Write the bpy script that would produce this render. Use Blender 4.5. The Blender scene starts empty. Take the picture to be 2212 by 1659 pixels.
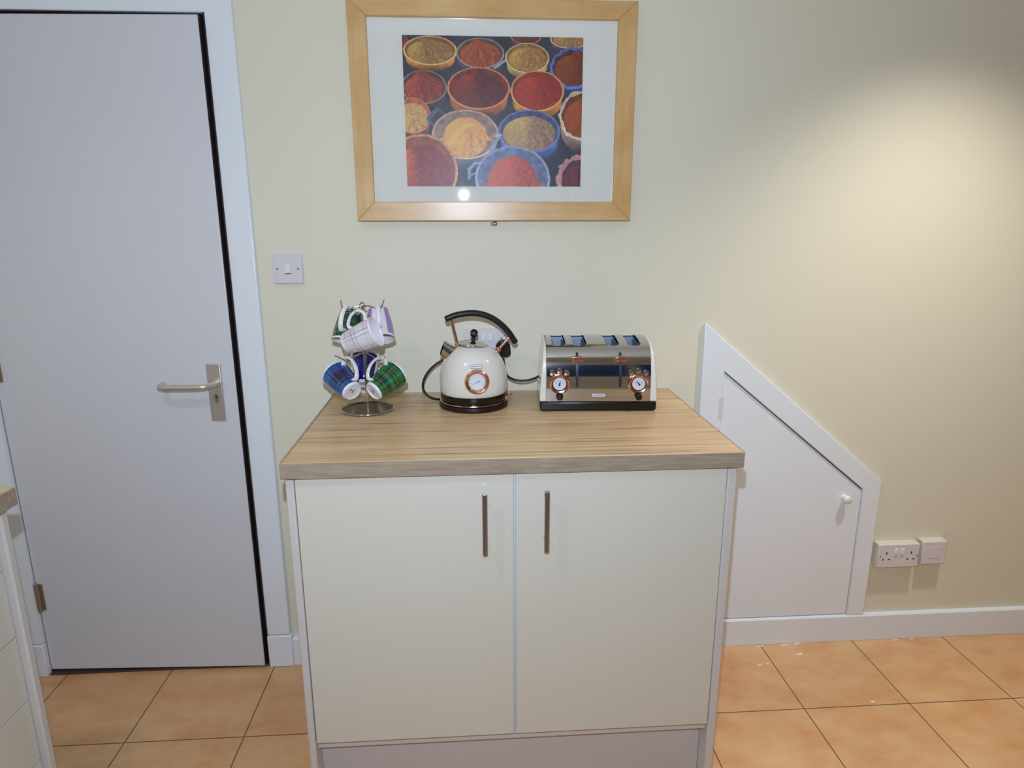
import bpy, bmesh, math, random
import numpy as np
from mathutils import Vector, Matrix
random.seed(4)
C = bpy.context.scene.collection
S = bpy.context.scene
PI = math.pi
# ------------------------------------------------------------------ camera
f, pt, yw, rl = 1423.886, .2392, .0651, -.0021
cam = bpy.data.cameras.new('camera'); co = bpy.data.objects.new('camera', cam); C.objects.link(co)
fw = Vector((math.sin(yw)*math.cos(pt), math.cos(yw)*math.cos(pt), -math.sin(pt)))
r0 = Vector((math.cos(yw), -math.sin(yw), 0)); u0 = r0.cross(fw)
r = r0*math.cos(rl)+u0*math.sin(rl); u = -r0*math.sin(rl)+u0*math.cos(rl)
co.matrix_world = Matrix(((r.x, u.x, -fw.x, -.9077), (r.y, u.y, -fw.y, -2.0097), (r.z, u.z, -fw.z, 1.4552), (0, 0, 0, 1)))
cam.sensor_width = 36; cam.lens = f/2212*36; cam.clip_start = .02
S.camera = co
# ------------------------------------------------------------------ light
S.view_settings.view_transform = 'Standard'; S.view_settings.look = 'None'
S.view_settings.gamma = 1; S.view_settings.use_curve_mapping = False
S.view_settings.exposure = 0.0
w = bpy.data.worlds.new('world'); S.world = w; w.use_nodes = True
bg = w.node_tree.nodes['Background']; bg.inputs[0].default_value = (.02, .03, .075, 1); bg.inputs[1].default_value = .6

def lamp(name, loc, power, size, col=(1, 1, 1), aim=None, shape='DISK', spread=PI, sy=None):
    l = bpy.data.lights.new(name, 'AREA'); l.energy = power; l.shape = shape; l.size = size; l.color = col
    if sy: l.size_y = sy
    l.spread = spread
    o = bpy.data.objects.new(name, l); C.objects.link(o); o.location = loc
    if aim is not None: o.rotation_euler = (Vector(aim)-Vector(loc)).to_track_quat('-Z', 'Y').to_euler()
    return o
def spot(name, loc, power, angle, blend, col, aim=None, size=.03):
    l = bpy.data.lights.new(name, 'SPOT'); l.energy = power; l.spot_size = math.radians(angle); l.spot_blend = blend
    l.color = col; l.shadow_soft_size = size
    o = bpy.data.objects.new(name, l); C.objects.link(o); o.location = loc
    o.rotation_euler = (Vector(aim or (loc[0], loc[1], 0))-Vector(loc)).to_track_quat('-Z', 'Y').to_euler()
def col(r, g, b): m = max(r, g, b); return (r/m, g/m, b/m), m
def fit(kind, name, loc, base, rgb, *rest):
    c, k = col(*rgb)
    if kind == 'area': return lamp(name, loc, base*k, rest[0], c, rest[1])
    return spot(name, loc, base*k, rest[0], 1.0, c, rest[1] if len(rest) > 1 else None, .05)
fit('area', 'camera_flash', (-.925, -1.99, 1.615), 10, (1.50, 1.80, 2.25), .022, (-.9, 0, 1.3))
fit('spot', 'ceiling_spot_right', (.49, -.60, 2.37), 60, (1.27, 1.17, 1.04), 106, (.48, -.53, 0))
fit('spot', 'ceiling_spot_middle', (-.75, -1.55, 2.37), 60, (.03, .028, .024), 140)
fit('spot', 'ceiling_spot_left', (-1.75, -1.35, 2.37), 60, (.38, .345, .31), 140)
fit('spot', 'ceiling_spot_rear_left', (-1.3, -2.8, 2.37), 60, (.06, .06, .058), 140)

# ------------------------------------------------------------------ materials
def srgb(c): return tuple(((v/255+.055)/1.055)**2.4 if v > 10 else v/255/12.92 for v in c)+(1,)
def mat(name, col, rough=.5, metal=0, spec=.5, coat=0, coat_r=.03, lin=False):
    m = bpy.data.materials.new(name); m.use_nodes = True; b = m.node_tree.nodes['Principled BSDF']
    b.inputs['Base Color'].default_value = (tuple(col)+(1,)) if lin else srgb(col)
    b.inputs['Roughness'].default_value = rough; b.inputs['Metallic'].default_value = metal
    b.inputs['Specular IOR Level'].default_value = spec
    b.inputs['Coat Weight'].default_value = coat; b.inputs['Coat Roughness'].default_value = coat_r
    return m
def nd(m, t, **k):
    n = m.node_tree.nodes.new(t)
    for a, v in k.items(): setattr(n, a, v)
    return n
def lk(m, a, b): m.node_tree.links.new(a, b)
def bsdf(m): return m.node_tree.nodes['Principled BSDF']
def coords(m, which='Object', scale=(1, 1, 1), loc=(0, 0, 0), rot=(0, 0, 0)):
    t = nd(m, 'ShaderNodeTexCoord'); p = nd(m, 'ShaderNodeMapping')
    p.inputs['Scale'].default_value = scale; p.inputs['Location'].default_value = loc; p.inputs['Rotation'].default_value = rot
    lk(m, t.outputs[which], p.inputs['Vector']); return p.outputs['Vector']
def noise(m, vec, scale, detail=3, rough=.5):
    n = nd(m, 'ShaderNodeTexNoise'); n.inputs['Scale'].default_value = scale; n.inputs['Detail'].default_value = detail
    n.inputs['Roughness'].default_value = rough; lk(m, vec, n.inputs['Vector']); return n.outputs['Fac']
def ramp(m, fac, stops, const=False):
    n = nd(m, 'ShaderNodeValToRGB'); e = n.color_ramp.elements
    if const: n.color_ramp.interpolation = 'CONSTANT'
    while len(e) < len(stops): e.new(.5)
    for i, (p, c) in enumerate(stops): e[i].position = p; e[i].color = srgb(c)
    lk(m, fac, n.inputs['Fac']); return n.outputs['Color']
def mixc(m, fac, a, b, mode='MIX'):
    n = nd(m, 'ShaderNodeMix', data_type='RGBA', blend_type=mode)
    if isinstance(fac, (int, float)): n.inputs[0].default_value = fac
    else: lk(m, fac, n.inputs[0])
    for i, s in ((6, a), (7, b)):
        if isinstance(s, tuple): n.inputs[i].default_value = srgb(s)
        else: lk(m, s, n.inputs[i])
    return n.outputs[2]
def bump(m, h, strength=.1, dist=.001):
    n = nd(m, 'ShaderNodeBump'); n.inputs['Strength'].default_value = strength; n.inputs['Distance'].default_value = dist
    lk(m, h, n.inputs['Height']); lk(m, n.outputs['Normal'], bsdf(m).inputs['Normal'])

def paint(name, a, b, rough=.55, sc=3, bs=.15, spec=.5):
    m = mat(name, a, rough, spec=spec); v = coords(m)
    lk(m, mixc(m, noise(m, v, sc, 2), a, b), bsdf(m).inputs['Base Color'])
    bump(m, noise(m, v, 220, 2), bs, .0006); return m
M = {}
M['wall'] = paint('cream wall paint', (229, 225, 205), (226, 222, 200), .6, 2, .25)
M['ceil'] = paint('white ceiling paint', (238, 238, 234), (234, 234, 230), .7)
M['gloss'] = paint('white gloss paint', (236, 242, 248), (233, 239, 245), .28, 5, .12)
M['doorp'] = paint('white door paint', (219, 220, 226), (215, 217, 222), .38, 5, .12)
M['cab'] = paint('cream cabinet foil', (215, 213, 200), (213, 211, 198), .22, 3, .03)
M['cabedge'] = paint('cream panel edge', (212, 208, 204), (208, 204, 200), .35, 3, .03)
M['plinth'] = paint('plinth board', (206, 200, 198), (200, 195, 193), .3, 4, .03)
M['joint'] = mat('pale blue joint strip', (196, 216, 232), .3)
M['dark'] = mat('dark unpainted wood and shade', (42, 28, 30), .7)  # unpainted wood; also colours the gap shade sheet and the hall board
M['thresh'] = mat('worn dark threshold', (84, 66, 66), .5, .3)
M['steel'] = mat('brushed nickel', (166, 168, 172), .27, 1)
M['satin'] = mat('satin aluminium', (212, 206, 196), .42, .8)
M['chrome'] = mat('polished steel', (198, 198, 198), .08, 1)
M['wire'] = mat('chrome wire', (190, 186, 182), .12, 1)
M['disc'] = mat('polished base plate', (128, 116, 104), .16, 1)
M['copper'] = mat('rose gold', (222, 170, 148), .18, 1)
M['black'] = mat('black plastic', (8, 7, 8), .25)
M['blackm'] = mat('matt black', (9, 7, 8), .4)
M['rubber'] = mat('black cable', (8, 8, 10), .45)
M['enamel'] = mat('cream enamel', (226, 224, 214), .24, coat=.6, coat_r=.1)
M['plastic'] = mat('white plastic', (222, 218, 222), .32)
M['plasticw'] = mat('bright white plastic', (236, 233, 234), .3)
M['pattress'] = mat('aged cream plastic', (222, 214, 196), .4)
M['china'] = mat('white china', (236, 232, 236), .12, coat=.5)
M['face'] = mat('dial face', (214, 218, 226), .5)
M['ink'] = mat('dark blue ink', (28, 34, 60), .5)
M['slotdark'] = mat('toaster slot dark', (26, 36, 56), .35)
M['slotwall'] = mat('toaster slot steel', (150, 166, 182), .42, .5)
M['element'] = mat('toaster inner steel', (120, 145, 175), .35, .9)
M['brass'] = mat('picture hook metal', (205, 205, 200), .2, 1)
M['hinge'] = mat('old brass hinge', (160, 142, 114), .45, .6)
M['splash'] = mat('white paint spot', (232, 228, 222), .5)
M['mount'] = paint('white picture mount', (250, 243, 230), (248, 241, 228), .7, 8, .05)
M['mark'] = mat('grey printed mark', (118, 122, 134), .4)

def oak(name, tones, plankw, length, dark=1.0):
    """laminate of narrow oak staves running along X"""
    m = mat(name, tones[0], .34)
    v = coords(m)
    br = nd(m, 'ShaderNodeTexBrick'); br.offset = .37; br.offset_frequency = 2
    for k, val in (('Scale', 1), ('Brick Width', length), ('Row Height', plankw), ('Mortar Size', .0004), ('Mortar Smooth', .3), ('Bias', 0)):
        br.inputs[k].default_value = val
    br.inputs['Color1'].default_value = (0, 0, 0, 1); br.inputs['Color2'].default_value = (1, 1, 1, 1); br.inputs['Mortar'].default_value = (.25, .25, .25, 1)
    lk(m, v, br.inputs['Vector'])
    base = ramp(m, br.outputs['Color'], [(0, tones[0]), (.5, tones[1]), (1, tones[2])])
    vs = coords(m, scale=(1.6, 28, 28)); g = noise(m, vs, 2.2, 6, .62)
    vg = coords(m, scale=(5, 170, 170)); g2 = noise(m, vg, 2, 4, .6)
    c1 = mixc(m, ramp(m, g, [(.40, (0, 0, 0)), (.72, (255, 255, 255))]), base, tones[3])
    vd = coords(m, scale=(1.1, 42, 42), loc=(3, 1, 0)); d = noise(m, vd, 2, 2, .5)
    c2 = mixc(m, ramp(m, d, [(.55, (0, 0, 0)), (.68, (205, 205, 205))]), c1, tones[4])
    c3 = mixc(m, .13, c2, ramp(m, g2, [(.3, (110, 90, 66)), (.7, (235, 215, 180))]), 'OVERLAY')
    lk(m, c3, bsdf(m).inputs['Base Color']); return m
M['oak'] = oak('oak stave laminate', [(202, 172, 134), (216, 188, 150), (208, 180, 140), (188, 158, 120), (124, 104, 82)], .062, .62)
M['oakedge'] = mat('grey oak edging', (160, 146, 128), .4)
v = coords(M['oakedge'], scale=(6, 60, 60)); lk(M['oakedge'], ramp(M['oakedge'], noise(M['oakedge'], v, 3, 5), [(.3, (146, 130, 112)), (.7, (170, 157, 137))]), bsdf(M['oakedge']).inputs['Base Color'])
def maple(name, vertical):
    m = mat(name, (214, 176, 118), .3)
    sc = (30, 8, 3) if vertical else (3, 8, 30)
    n1 = noise(m, coords(m, scale=sc), 2.5, 5, .6); n2 = noise(m, coords(m, scale=(4, 4, 4)), 1.4, 3)
    c = ramp(m, n1, [(.3, (202, 158, 98)), (.55, (216, 178, 120)), (.75, (224, 190, 134))])
    lk(m, mixc(m, .45, c, ramp(m, n2, [(.35, (196, 150, 88)), (.7, (230, 198, 146))])), bsdf(m).inputs['Base Color']); return m
M['maplev'] = maple('maple upright', True); M['mapleh'] = maple('maple rail', False)

# tiled floor
T = .3374
m = M['tile'] = mat('peach floor tile', (222, 178, 130), .3)
v = coords(m, loc=(1.585, .336, 0))
br = nd(m, 'ShaderNodeTexBrick'); br.offset = 0; br.squash = 1
for k, val in (('Scale', 1), ('Brick Width', T), ('Row Height', T), ('Mortar Size', .0019), ('Mortar Smooth', .1), ('Bias', 0)): br.inputs[k].default_value = val
br.inputs['Color1'].default_value = (0, 0, 0, 1); br.inputs['Color2'].default_value = (1, 1, 1, 1)
lk(m, v, br.inputs['Vector'])
a = ramp(m, noise(m, coords(m, scale=(1, 1.6, 1)), 7, 6, .62), [(.33, (206, 138, 84)), (.52, (222, 174, 122)), (.7, (232, 194, 148))])
b_ = ramp(m, noise(m, coords(m, loc=(5, 2, 0)), 3.2, 3, .55), [(.3, (208, 160, 112)), (.7, (232, 186, 138))])
c = mixc(m, .5, a, b_)
c = mixc(m, .06, c, br.outputs['Color'], 'MULTIPLY')
c = mixc(m, br.outputs['Fac'], c, (112, 86, 66))
lk(m, c, bsdf(m).inputs['Base Color'])
inv = nd(m, 'ShaderNodeMath', operation='SUBTRACT'); inv.inputs[0].default_value = 1; lk(m, br.outputs['Fac'], inv.inputs[1]); bump(m, inv.outputs[0], .5, .0015)

def glass_mat():
    m = bpy.data.materials.new('picture glass'); m.use_nodes = True; nt = m.node_tree; nt.nodes.clear()
    o = nt.nodes.new('ShaderNodeOutputMaterial'); mx = nt.nodes.new('ShaderNodeMixShader'); t = nt.nodes.new('ShaderNodeBsdfTransparent')
    g = nt.nodes.new('ShaderNodeBsdfGlossy'); g.inputs['Roughness'].default_value = .02; fr = nt.nodes.new('ShaderNodeFresnel'); fr.inputs['IOR'].default_value = 1.5
    t.inputs[0].default_value = (.99, .995, .995, 1)
    nt.links.new(fr.outputs[0], mx.inputs[0]); nt.links.new(t.outputs[0], mx.inputs[1]); nt.links.new(g.outputs[0], mx.inputs[2]); nt.links.new(mx.outputs[0], o.inputs[0]); return m
M['glass'] = glass_mat()

def tartan(name, base, warp, nu=3, nv=2, rot=0, mixf=.5):
    """woven check from stripes on the mug's own unwrapped wall"""
    m = mat(name, base, .12, coat=.5)
    t = nd(m, 'ShaderNodeTexCoord'); mp = nd(m, 'ShaderNodeMapping'); mp.inputs['Rotation'].default_value = (0, 0, rot)
    lk(m, t.outputs['UV'], mp.inputs['Vector'])
    sx = nd(m, 'ShaderNodeSeparateXYZ'); lk(m, mp.outputs['Vector'], sx.inputs[0])
    cols = []
    for ax, n in ((0, nu), (1, nv)):
        mu = nd(m, 'ShaderNodeMath', operation='MULTIPLY'); mu.inputs[1].default_value = n; lk(m, sx.outputs[ax], mu.inputs[0])
        fr = nd(m, 'ShaderNodeMath', operation='FRACT'); lk(m, mu.outputs[0], fr.inputs[0])
        cols.append(ramp(m, fr.outputs[0], warp, True))
    lk(m, mixc(m, mixf, cols[0], cols[1]), bsdf(m).inputs['Base Color']); return m
g, dg, nv_, yl, wh = (24, 120, 62), (12, 48, 34), (20, 28, 66), (206, 190, 70), (210, 220, 214)
M['t_green'] = tartan('green tartan print', g, [(0, g), (.26, dg), (.36, yl), (.375, dg), (.44, (14, 26, 30)), (.58, g), (.68, wh), (.69, g), (.80, dg), (.90, yl), (.915, dg)], 3, 1.5)
bl, db = (26, 98, 172), (16, 26, 84)
M['t_blue'] = tartan('blue tartan print', bl, [(0, bl), (.30, db), (.40, (180, 190, 215)), (.412, db), (.52, (40, 22, 52)), (.70, db), (.80, (170, 60, 70)), (.812, db), (.86, bl)], 3, 1.4)
pw = (222, 216, 222)
M['t_pink'] = tartan('pale pink check print', pw, [(0, pw), (.26, (186, 150, 170)), (.30, pw), (.38, (206, 196, 210)), (.60, (120, 60, 84)), (.64, pw), (.76, (96, 120, 180)), (.80, pw)], 3.4, 1.7, math.radians(0))
gd = (26, 86, 50)
M['t_green2'] = tartan('dark green tartan print', gd, [(0, gd), (.22, (14, 36, 30)), (.34, (206, 216, 180)), (.36, gd), (.5, (20, 46, 60)), (.66, gd), (.78, (200, 80, 60)), (.795, (12, 40, 30))], 3.5, 1.8)
def panel_mat(name, col, white=(232, 228, 234)):
    m = mat(name, col, .12, coat=.5); t = nd(m, 'ShaderNodeTexCoord'); sx = nd(m, 'ShaderNodeSeparateXYZ'); lk(m, t.outputs['UV'], sx.inputs[0])
    lk(m, ramp(m, sx.outputs[0], [(0, white), (.09, col), (.42, white), (.58, col), (.91, white)], True), bsdf(m).inputs['Base Color']); return m
M['p_purple'] = panel_mat('purple panel print', (162, 128, 190)); M['p_navy'] = panel_mat('navy panel print', (16, 22, 112))

# ------------------------------------------------------------------ geometry helpers
def box(bm, x0, x1, y0, y1, z0, z1):
    vs = [bm.verts.new((x, y, z)) for x in (x0, x1) for y in (y0, y1) for z in (z0, z1)]
    for q in ((0, 1, 3, 2), (4, 6, 7, 5), (0, 4, 5, 1), (2, 3, 7, 6), (0, 2, 6, 4), (1, 5, 7, 3)): bm.faces.new([vs[i] for i in q])
def prism(bm, poly, d0, d1, axis='y'):
    def P(a, b, d): return {'y': (a, d, b), 'x': (d, a, b), 'z': (a, b, d)}[axis]
    A = [bm.verts.new(P(a, b, d0)) for a, b in poly]; B = [bm.verts.new(P(a, b, d1)) for a, b in poly]; n = len(poly)
    bm.faces.new(A); bm.faces.new(B[::-1])
    for i in range(n): bm.faces.new((A[i], B[i], B[(i+1) % n], A[(i+1) % n]))
def frame_of(d):
    d = Vector(d).normalized(); a = Vector((0, 0, 1)) if abs(d.z) < .9 else Vector((1, 0, 0)); x = a.cross(d).normalized(); return x, d.cross(x), d
def cyl(bm, p0, p1, r0, r1=None, seg=24, caps=True):
    r1 = r0 if r1 is None else r1; p0, p1 = Vector(p0), Vector(p1); x, y, d = frame_of(p1-p0)
    A = [bm.verts.new(p0+(x*math.cos(t)+y*math.sin(t))*r0) for t in [2*PI*i/seg for i in range(seg)]]
    B = [bm.verts.new(p1+(x*math.cos(t)+y*math.sin(t))*r1) for t in [2*PI*i/seg for i in range(seg)]]
    for i in range(seg): bm.faces.new((A[i], A[(i+1) % seg], B[(i+1) % seg], B[i]))
    if caps: bm.faces.new(A[::-1]); bm.faces.new(B)
def spline(pts, n=8, closed=False):
    P = [Vector(p) for p in pts]; out = []
    N = len(P); rng = N if closed else N-1
    for i in range(rng):
        a = P[(i-1) % N] if (closed or i > 0) else P[0]*2-P[1]; b = P[i]; c = P[(i+1) % N]; d = P[(i+2) % N] if (closed or i+2 < N) else P[-1]*2-P[-2]
        for k in range(n):
            t = k/n; out.append(.5*((2*b)+(c-a)*t+(2*a-5*b+4*c-d)*t*t+(3*b-a-3*c+d)*t**3))
    if not closed: out.append(P[-1])
    return out
def tube(bm, pts, rad, seg=10, closed=False, flat=1.0, ref=None):
    P = [Vector(p) for p in pts]; n = len(P); rings = []
    prev = None
    for i in range(n):
        if closed: t = P[(i+1) % n]-P[i-1]
        else: t = P[min(i+1, n-1)]-P[max(i-1, 0)]
        t.normalize()
        if prev is None:
            x = (Vector(ref) if ref else frame_of(t)[0]); x = (x-t*x.dot(t)).normalized()
        else: x = (prev-t*prev.dot(t)).normalized()
        prev = x; y = t.cross(x); rr = rad(i/(n-1)) if callable(rad) else rad
        rings.append([bm.verts.new(P[i]+x*math.cos(a)*rr*flat+y*math.sin(a)*rr) for a in [2*PI*k/seg for k in range(seg)]])
    m_ = n if closed else n-1
    for i in range(m_):
        A, B = rings[i], rings[(i+1) % n]
        for k in range(seg): bm.faces.new((A[k], A[(k+1) % seg], B[(k+1) % seg], B[k]))
    if not closed: bm.faces.new(rings[0][::-1]); bm.faces.new(rings[-1])
def lathe(bm, prof, seg=48, c=(0, 0, 0), mats=None, axis=(0, 0, 1)):
    """surface of revolution; closes at r=0; writes UV (u angle, v metres*10 along height)"""
    uvl = bm.loops.layers.uv.verify(); X, Y, Z = frame_of(axis)
    if tuple(axis) == (0, 0, 1): X, Y = Vector((1, 0, 0)), Vector((0, 1, 0))
    c = Vector(c); rings = []
    for (rr, z) in prof:
        if rr < 1e-6: rings.append([bm.verts.new(c+Z*z)])
        else: rings.append([bm.verts.new(c+(X*math.cos(2*PI*k/seg)+Y*math.sin(2*PI*k/seg))*rr+Z*z) for k in range(seg)])
    for i in range(len(prof)-1):
        A, B = rings[i], rings[i+1]
        for k in range(seg):
            k2 = (k+1) % seg
            if len(A) == 1 and len(B) == 1: continue
            if len(A) == 1: vs, uv = [A[0], B[k2], B[k]], [(k+.5, 0), (k+1, 1), (k, 1)]
            elif len(B) == 1: vs, uv = [A[k], A[k2], B[0]], [(k, 0), (k+1, 0), (k+.5, 1)]
            else: vs, uv = [A[k], A[k2], B[k2], B[k]], [(k, 0), (k+1, 0), (k+1, 1), (k, 1)]
            fc = bm.faces.new(vs)
            if mats: fc.material_index = mats[i]
            for l, (a, b) in zip(fc.loops, uv): l[uvl].uv = (a/seg, prof[i+int(b)][1]*10)
def obj(name, bm, m, parent=None, bevel=0, smooth=False, seg=2, sub=0):
    bmesh.ops.recalc_face_normals(bm, faces=bm.faces)
    me = bpy.data.meshes.new(name); bm.to_mesh(me); bm.free()
    for mm in (m if isinstance(m, (list, tuple)) else [m]): me.materials.append(M[mm] if isinstance(mm, str) else mm)
    o = bpy.data.objects.new(name, me); C.objects.link(o)
    if parent: o.parent = parent
    if bevel:
        b = o.modifiers.new('bevel', 'BEVEL'); b.width = bevel; b.segments = seg; b.limit_method = 'ANGLE'; b.angle_limit = math.radians(40); b.harden_normals = False
    if smooth or bevel:
        me.polygons.foreach_set('use_smooth', [True]*len(me.polygons))
        try: me.set_sharp_from_angle(angle=math.radians(38))
        except Exception: pass
    return o
def bx(name, d, m, parent=None, bevel=0, seg=2):
    bm = bmesh.new(); box(bm, *d); return obj(name, bm, m, parent, bevel, seg=seg)
def thing(name, label, cat, loc=(0, 0, 0), rz=0, group=None):
    o = bpy.data.objects.new(name, None); C.objects.link(o); o.location = loc; o.rotation_euler = (0, 0, rz); o.empty_display_size = .05
    return tag(o, label, cat, group)
def tag(o, label, cat, group=None):
    o['label'] = label; o['category'] = cat
    if group: o['group'] = group
    return o
def struct(o, label, cat='wall'):
    o['kind'] = 'structure'; o['label'] = label; o['category'] = cat; return o

# ------------------------------------------------------------------ room shell
XL, XR, YF, ZC = -2.42, 2.3, -3.5, 2.4
DL, DR, DT = -2.318, -1.6, 2.004         # door opening
bm = bmesh.new(); box(bm, XL-.1, XR+.1, YF-.1, .16, -.05, 0)
floor = struct(obj('floor', bm, 'tile'), 'peach ceramic tiled kitchen floor with brown grout', 'floor')
bm = bmesh.new(); box(bm, XL-.1, XR+.1, YF-.1, .1, ZC, ZC+.05)
struct(obj('ceiling', bm, 'ceil'), 'white ceiling', 'ceiling')
bm = bmesh.new()
prism(bm, [(XL-.1, 0), (DL, 0), (DL, DT), (DR, DT), (DR, 0), (XR+.1, 0), (XR+.1, ZC), (XL-.1, ZC)], 0, .1)
struct(obj('wall_back', bm, 'wall'), 'cream painted kitchen wall behind the cabinet and picture')
struct(bx('wall_left', (XL-.1, XL, YF, 0, 0, ZC), 'wall'), 'cream painted side wall at the left')
struct(bx('wall_right', (XR, XR+.1, YF, 0, 0, ZC), 'wall'), 'cream painted side wall at the right')
bm = bmesh.new()
WX0, WX1, WZ0, WZ1 = -1.9, .9, .95, 2.1
box(bm, XL-.1, WX0, YF-.1, YF, 0, ZC); box(bm, WX1, XR+.1, YF-.1, YF, 0, ZC); box(bm, WX0, WX1, YF-.1, YF, 0, WZ0); box(bm, WX0, WX1, YF-.1, YF, WZ1, ZC)
struct(obj('wall_front', bm, 'wall'), 'cream painted wall with the window, behind the camera')
bm = bmesh.new()
for d in ((WX0, WX1, WZ0, WZ0+.05), (WX0, WX1, WZ1-.05, WZ1), (WX0, WX0+.05, WZ0, WZ1), (WX1-.05, WX1, WZ0, WZ1), (-.98, -.93, WZ0, WZ1), (-.07, -.02, WZ0, WZ1)): box(bm, d[0], d[1], YF-.07, YF-.02, d[2], d[3])
struct(obj('window_1', bm, 'gloss', None, .003), 'white framed kitchen window behind the camera', 'window')
struct(bx('hall_light_block', (XL, -1.4, .13, .15, 0, 2.2), 'dark'), 'unseen dark board added behind the white door to block outside light')  # added board: keeps world light out of the door gaps so they stay dark
# door lining and casing
tr = struct(thing('trim_1', '', 'trim'), 'white gloss door surround with plinth blocks', 'door surround')
AX1 = -1.5265; Y0 = -.018
bm = bmesh.new()
prism(bm, [(DR+.0, .118), (AX1+.003, .118), (AX1, 2.078), (-2.392, 2.078), (-2.392, .118), (DL, .118), (DL, DT), (DR, DT)], Y0, 0)
obj('architrave', bm, 'gloss', tr, .004)
for x0, x1 in ((DR, -1.519), (-2.398, DL)): bx('plinth_block', (x0, x1, -.024, 0, 0, .116), 'gloss', tr, .003)
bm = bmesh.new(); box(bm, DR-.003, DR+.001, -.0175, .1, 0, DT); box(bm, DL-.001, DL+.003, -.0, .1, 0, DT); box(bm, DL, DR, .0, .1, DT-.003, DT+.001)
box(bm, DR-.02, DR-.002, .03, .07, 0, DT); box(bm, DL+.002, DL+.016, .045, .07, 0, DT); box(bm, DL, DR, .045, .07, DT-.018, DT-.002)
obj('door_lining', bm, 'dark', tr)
bx('threshold', (DL+.003, DR-.004, -.017, .07, 0, .006), 'thresh', tr, .002)
# door leaf, slightly ajar towards the room; local x from hinge
LW = .7055
d1 = struct(thing('door_1', '', 'door'), 'plain white door standing slightly ajar in its frame', 'door'); d1.location = (-2.3170, -.004, 0); d1.rotation_euler = (0, 0, -math.radians(2.35))
bx('door_leaf', (0, LW, 0, .038, .013, 1.9945), 'doorp', d1, .003)
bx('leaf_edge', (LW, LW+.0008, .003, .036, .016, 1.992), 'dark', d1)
hp = thing('lever_handle', '', ''); del hp['label'], hp['category']; hp.parent = d1; hp.location = (.6445, 0, 0)
bx('backplate', (-.020, .023, -.007, 0, .874, 1.0505), 'satin', hp, .0025)
bm = bmesh.new()
tube(bm, spline([(.006, -.005, .992), (.004, -.030, .992), (-.010, -.052, .991), (-.035, -.056, .990), (-.080, -.056, .990), (-.120, -.056, .990), (-.138, -.050, .990), (-.144, -.036, .991), (-.142, -.022, .992)], 8), .0088, 16)
obj('lever', bm, 'satin', hp, smooth=True)
bm = bmesh.new(); cyl(bm, (.006, -.0065, .992), (.006, -.011, .992), .013); obj('rose', bm, 'satin', hp, smooth=True)
bm = bmesh.new(); cyl(bm, (.004, -.0065, .950), (.004, -.0105, .950), .0085); box(bm, -.0012, .0088, -.010, -.0065, .931, .946)
obj('lock_cylinder', bm, 'hinge', hp, .001)
bx('keyhole', (.003, .0052, -.0112, -.0095, .945, .956), 'black', hp)
for zz in (.283, 1.045, 1.80):
    bm = bmesh.new(); cyl(bm, (.008, -.008, zz-.048), (.008, -.008, zz+.048), .0065, seg=14)
    for k in (-.03, 0, .03): cyl(bm, (.008, -.008, zz+k-.0012), (.008, -.008, zz+k+.0012), .0072, seg=14)
    box(bm, .008, .022, -.003, .001, zz-.046, zz+.046); cyl(bm, (.008, -.008, zz+.048), (.008, -.008, zz+.056), .004, .002, 12)
    obj('hinge', bm, 'hinge', d1, smooth=True)
# baseboard, returns beside the door and runs to the right wall
bm = bmesh.new()
for a, b in ((XL, -2.398), (-1.519, XR)): prism(bm, [(0, 0), (-.018, 0), (-.018, .097), (-.013, .1022), (0, .1022)], a, b, 'x')
struct(obj('baseboard_back', bm, 'gloss', None, .0012), 'white skirting board along the back wall', 'skirting board')
bm = bmesh.new(); box(bm, XL, XL+.018, YF, -.02, 0, .1); struct(obj('baseboard_left', bm, 'gloss', None, .002), 'white skirting board along the left wall', 'skirting board')
bm = bmesh.new(); box(bm, XR-.018, XR, YF, -.02, 0, .1); struct(obj('baseboard_right', bm, 'gloss', None, .002), 'white skirting board along the right wall', 'skirting board')
# cupboard under the stairs
ox0, oxt, ox1, ozt, ozr = -.173, -.173, .472, 1.153, .606
ix0, ix1, izt, izr = -.100, .410, .996, .580
bm = bmesh.new(); BZ = .1022
P_ = [((ox0, BZ), (ix0, BZ), (ix0, izt), (ox0, ozt)), ((ox0, ozt), (ix0, izt), (ix1, izr), (ox1, ozr)), ((ox1, ozr), (ix1, izr), (ix1, BZ), (ox1, BZ))]
prism(bm, [(ox0, BZ), (ix0, BZ), (ix0, izt), (ix1, izr), (ix1, BZ), (ox1, BZ), (ox1, ozr), (ox0, ozt)], -.015, 0)
struct(obj('trim_2', bm, 'gloss', None, .003), 'white sloping surround of the under-stairs cupboard', 'door surround')
d2 = struct(thing('door_2', '', 'door'), 'small white sloping cupboard door under the stairs', 'door'); d2.location = (ix0, 0, BZ)
sl = (izr-izt)/(ix1-ix0); L2 = ix1-ix0; H0 = izt-BZ; H1 = izr-BZ; n_ = .0042
bm = bmesh.new(); prism(bm, [(.0016, .003), (L2-.0018, .003), (L2-.0018, H1-n_), (.0016, H0-n_*1.2)], -.009, -.0015); obj('door_leaf', bm, 'gloss', d2, .0012)
bm = bmesh.new(); prism(bm, [(.0005, .0005), (L2-.0005, .0005), (L2-.0005, H1-.001), (.0005, H0-.001)], -.0012, -.0002); obj('gap_shade', bm, 'dark', d2)  # dark sheet on the cream wall, painting shade into the gap round the leaf
bm = bmesh.new(); lathe(bm, [(0, .030), (.008, .0295), (.013, .026), (.0150, .021), (.0135, .015), (.008, .010), (.007, .004), (.0095, 0)], 28, (.4495, -.009, .449), axis=(0, -1, 0)); obj('knob', bm, 'plasticw', d2, smooth=True)
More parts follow.
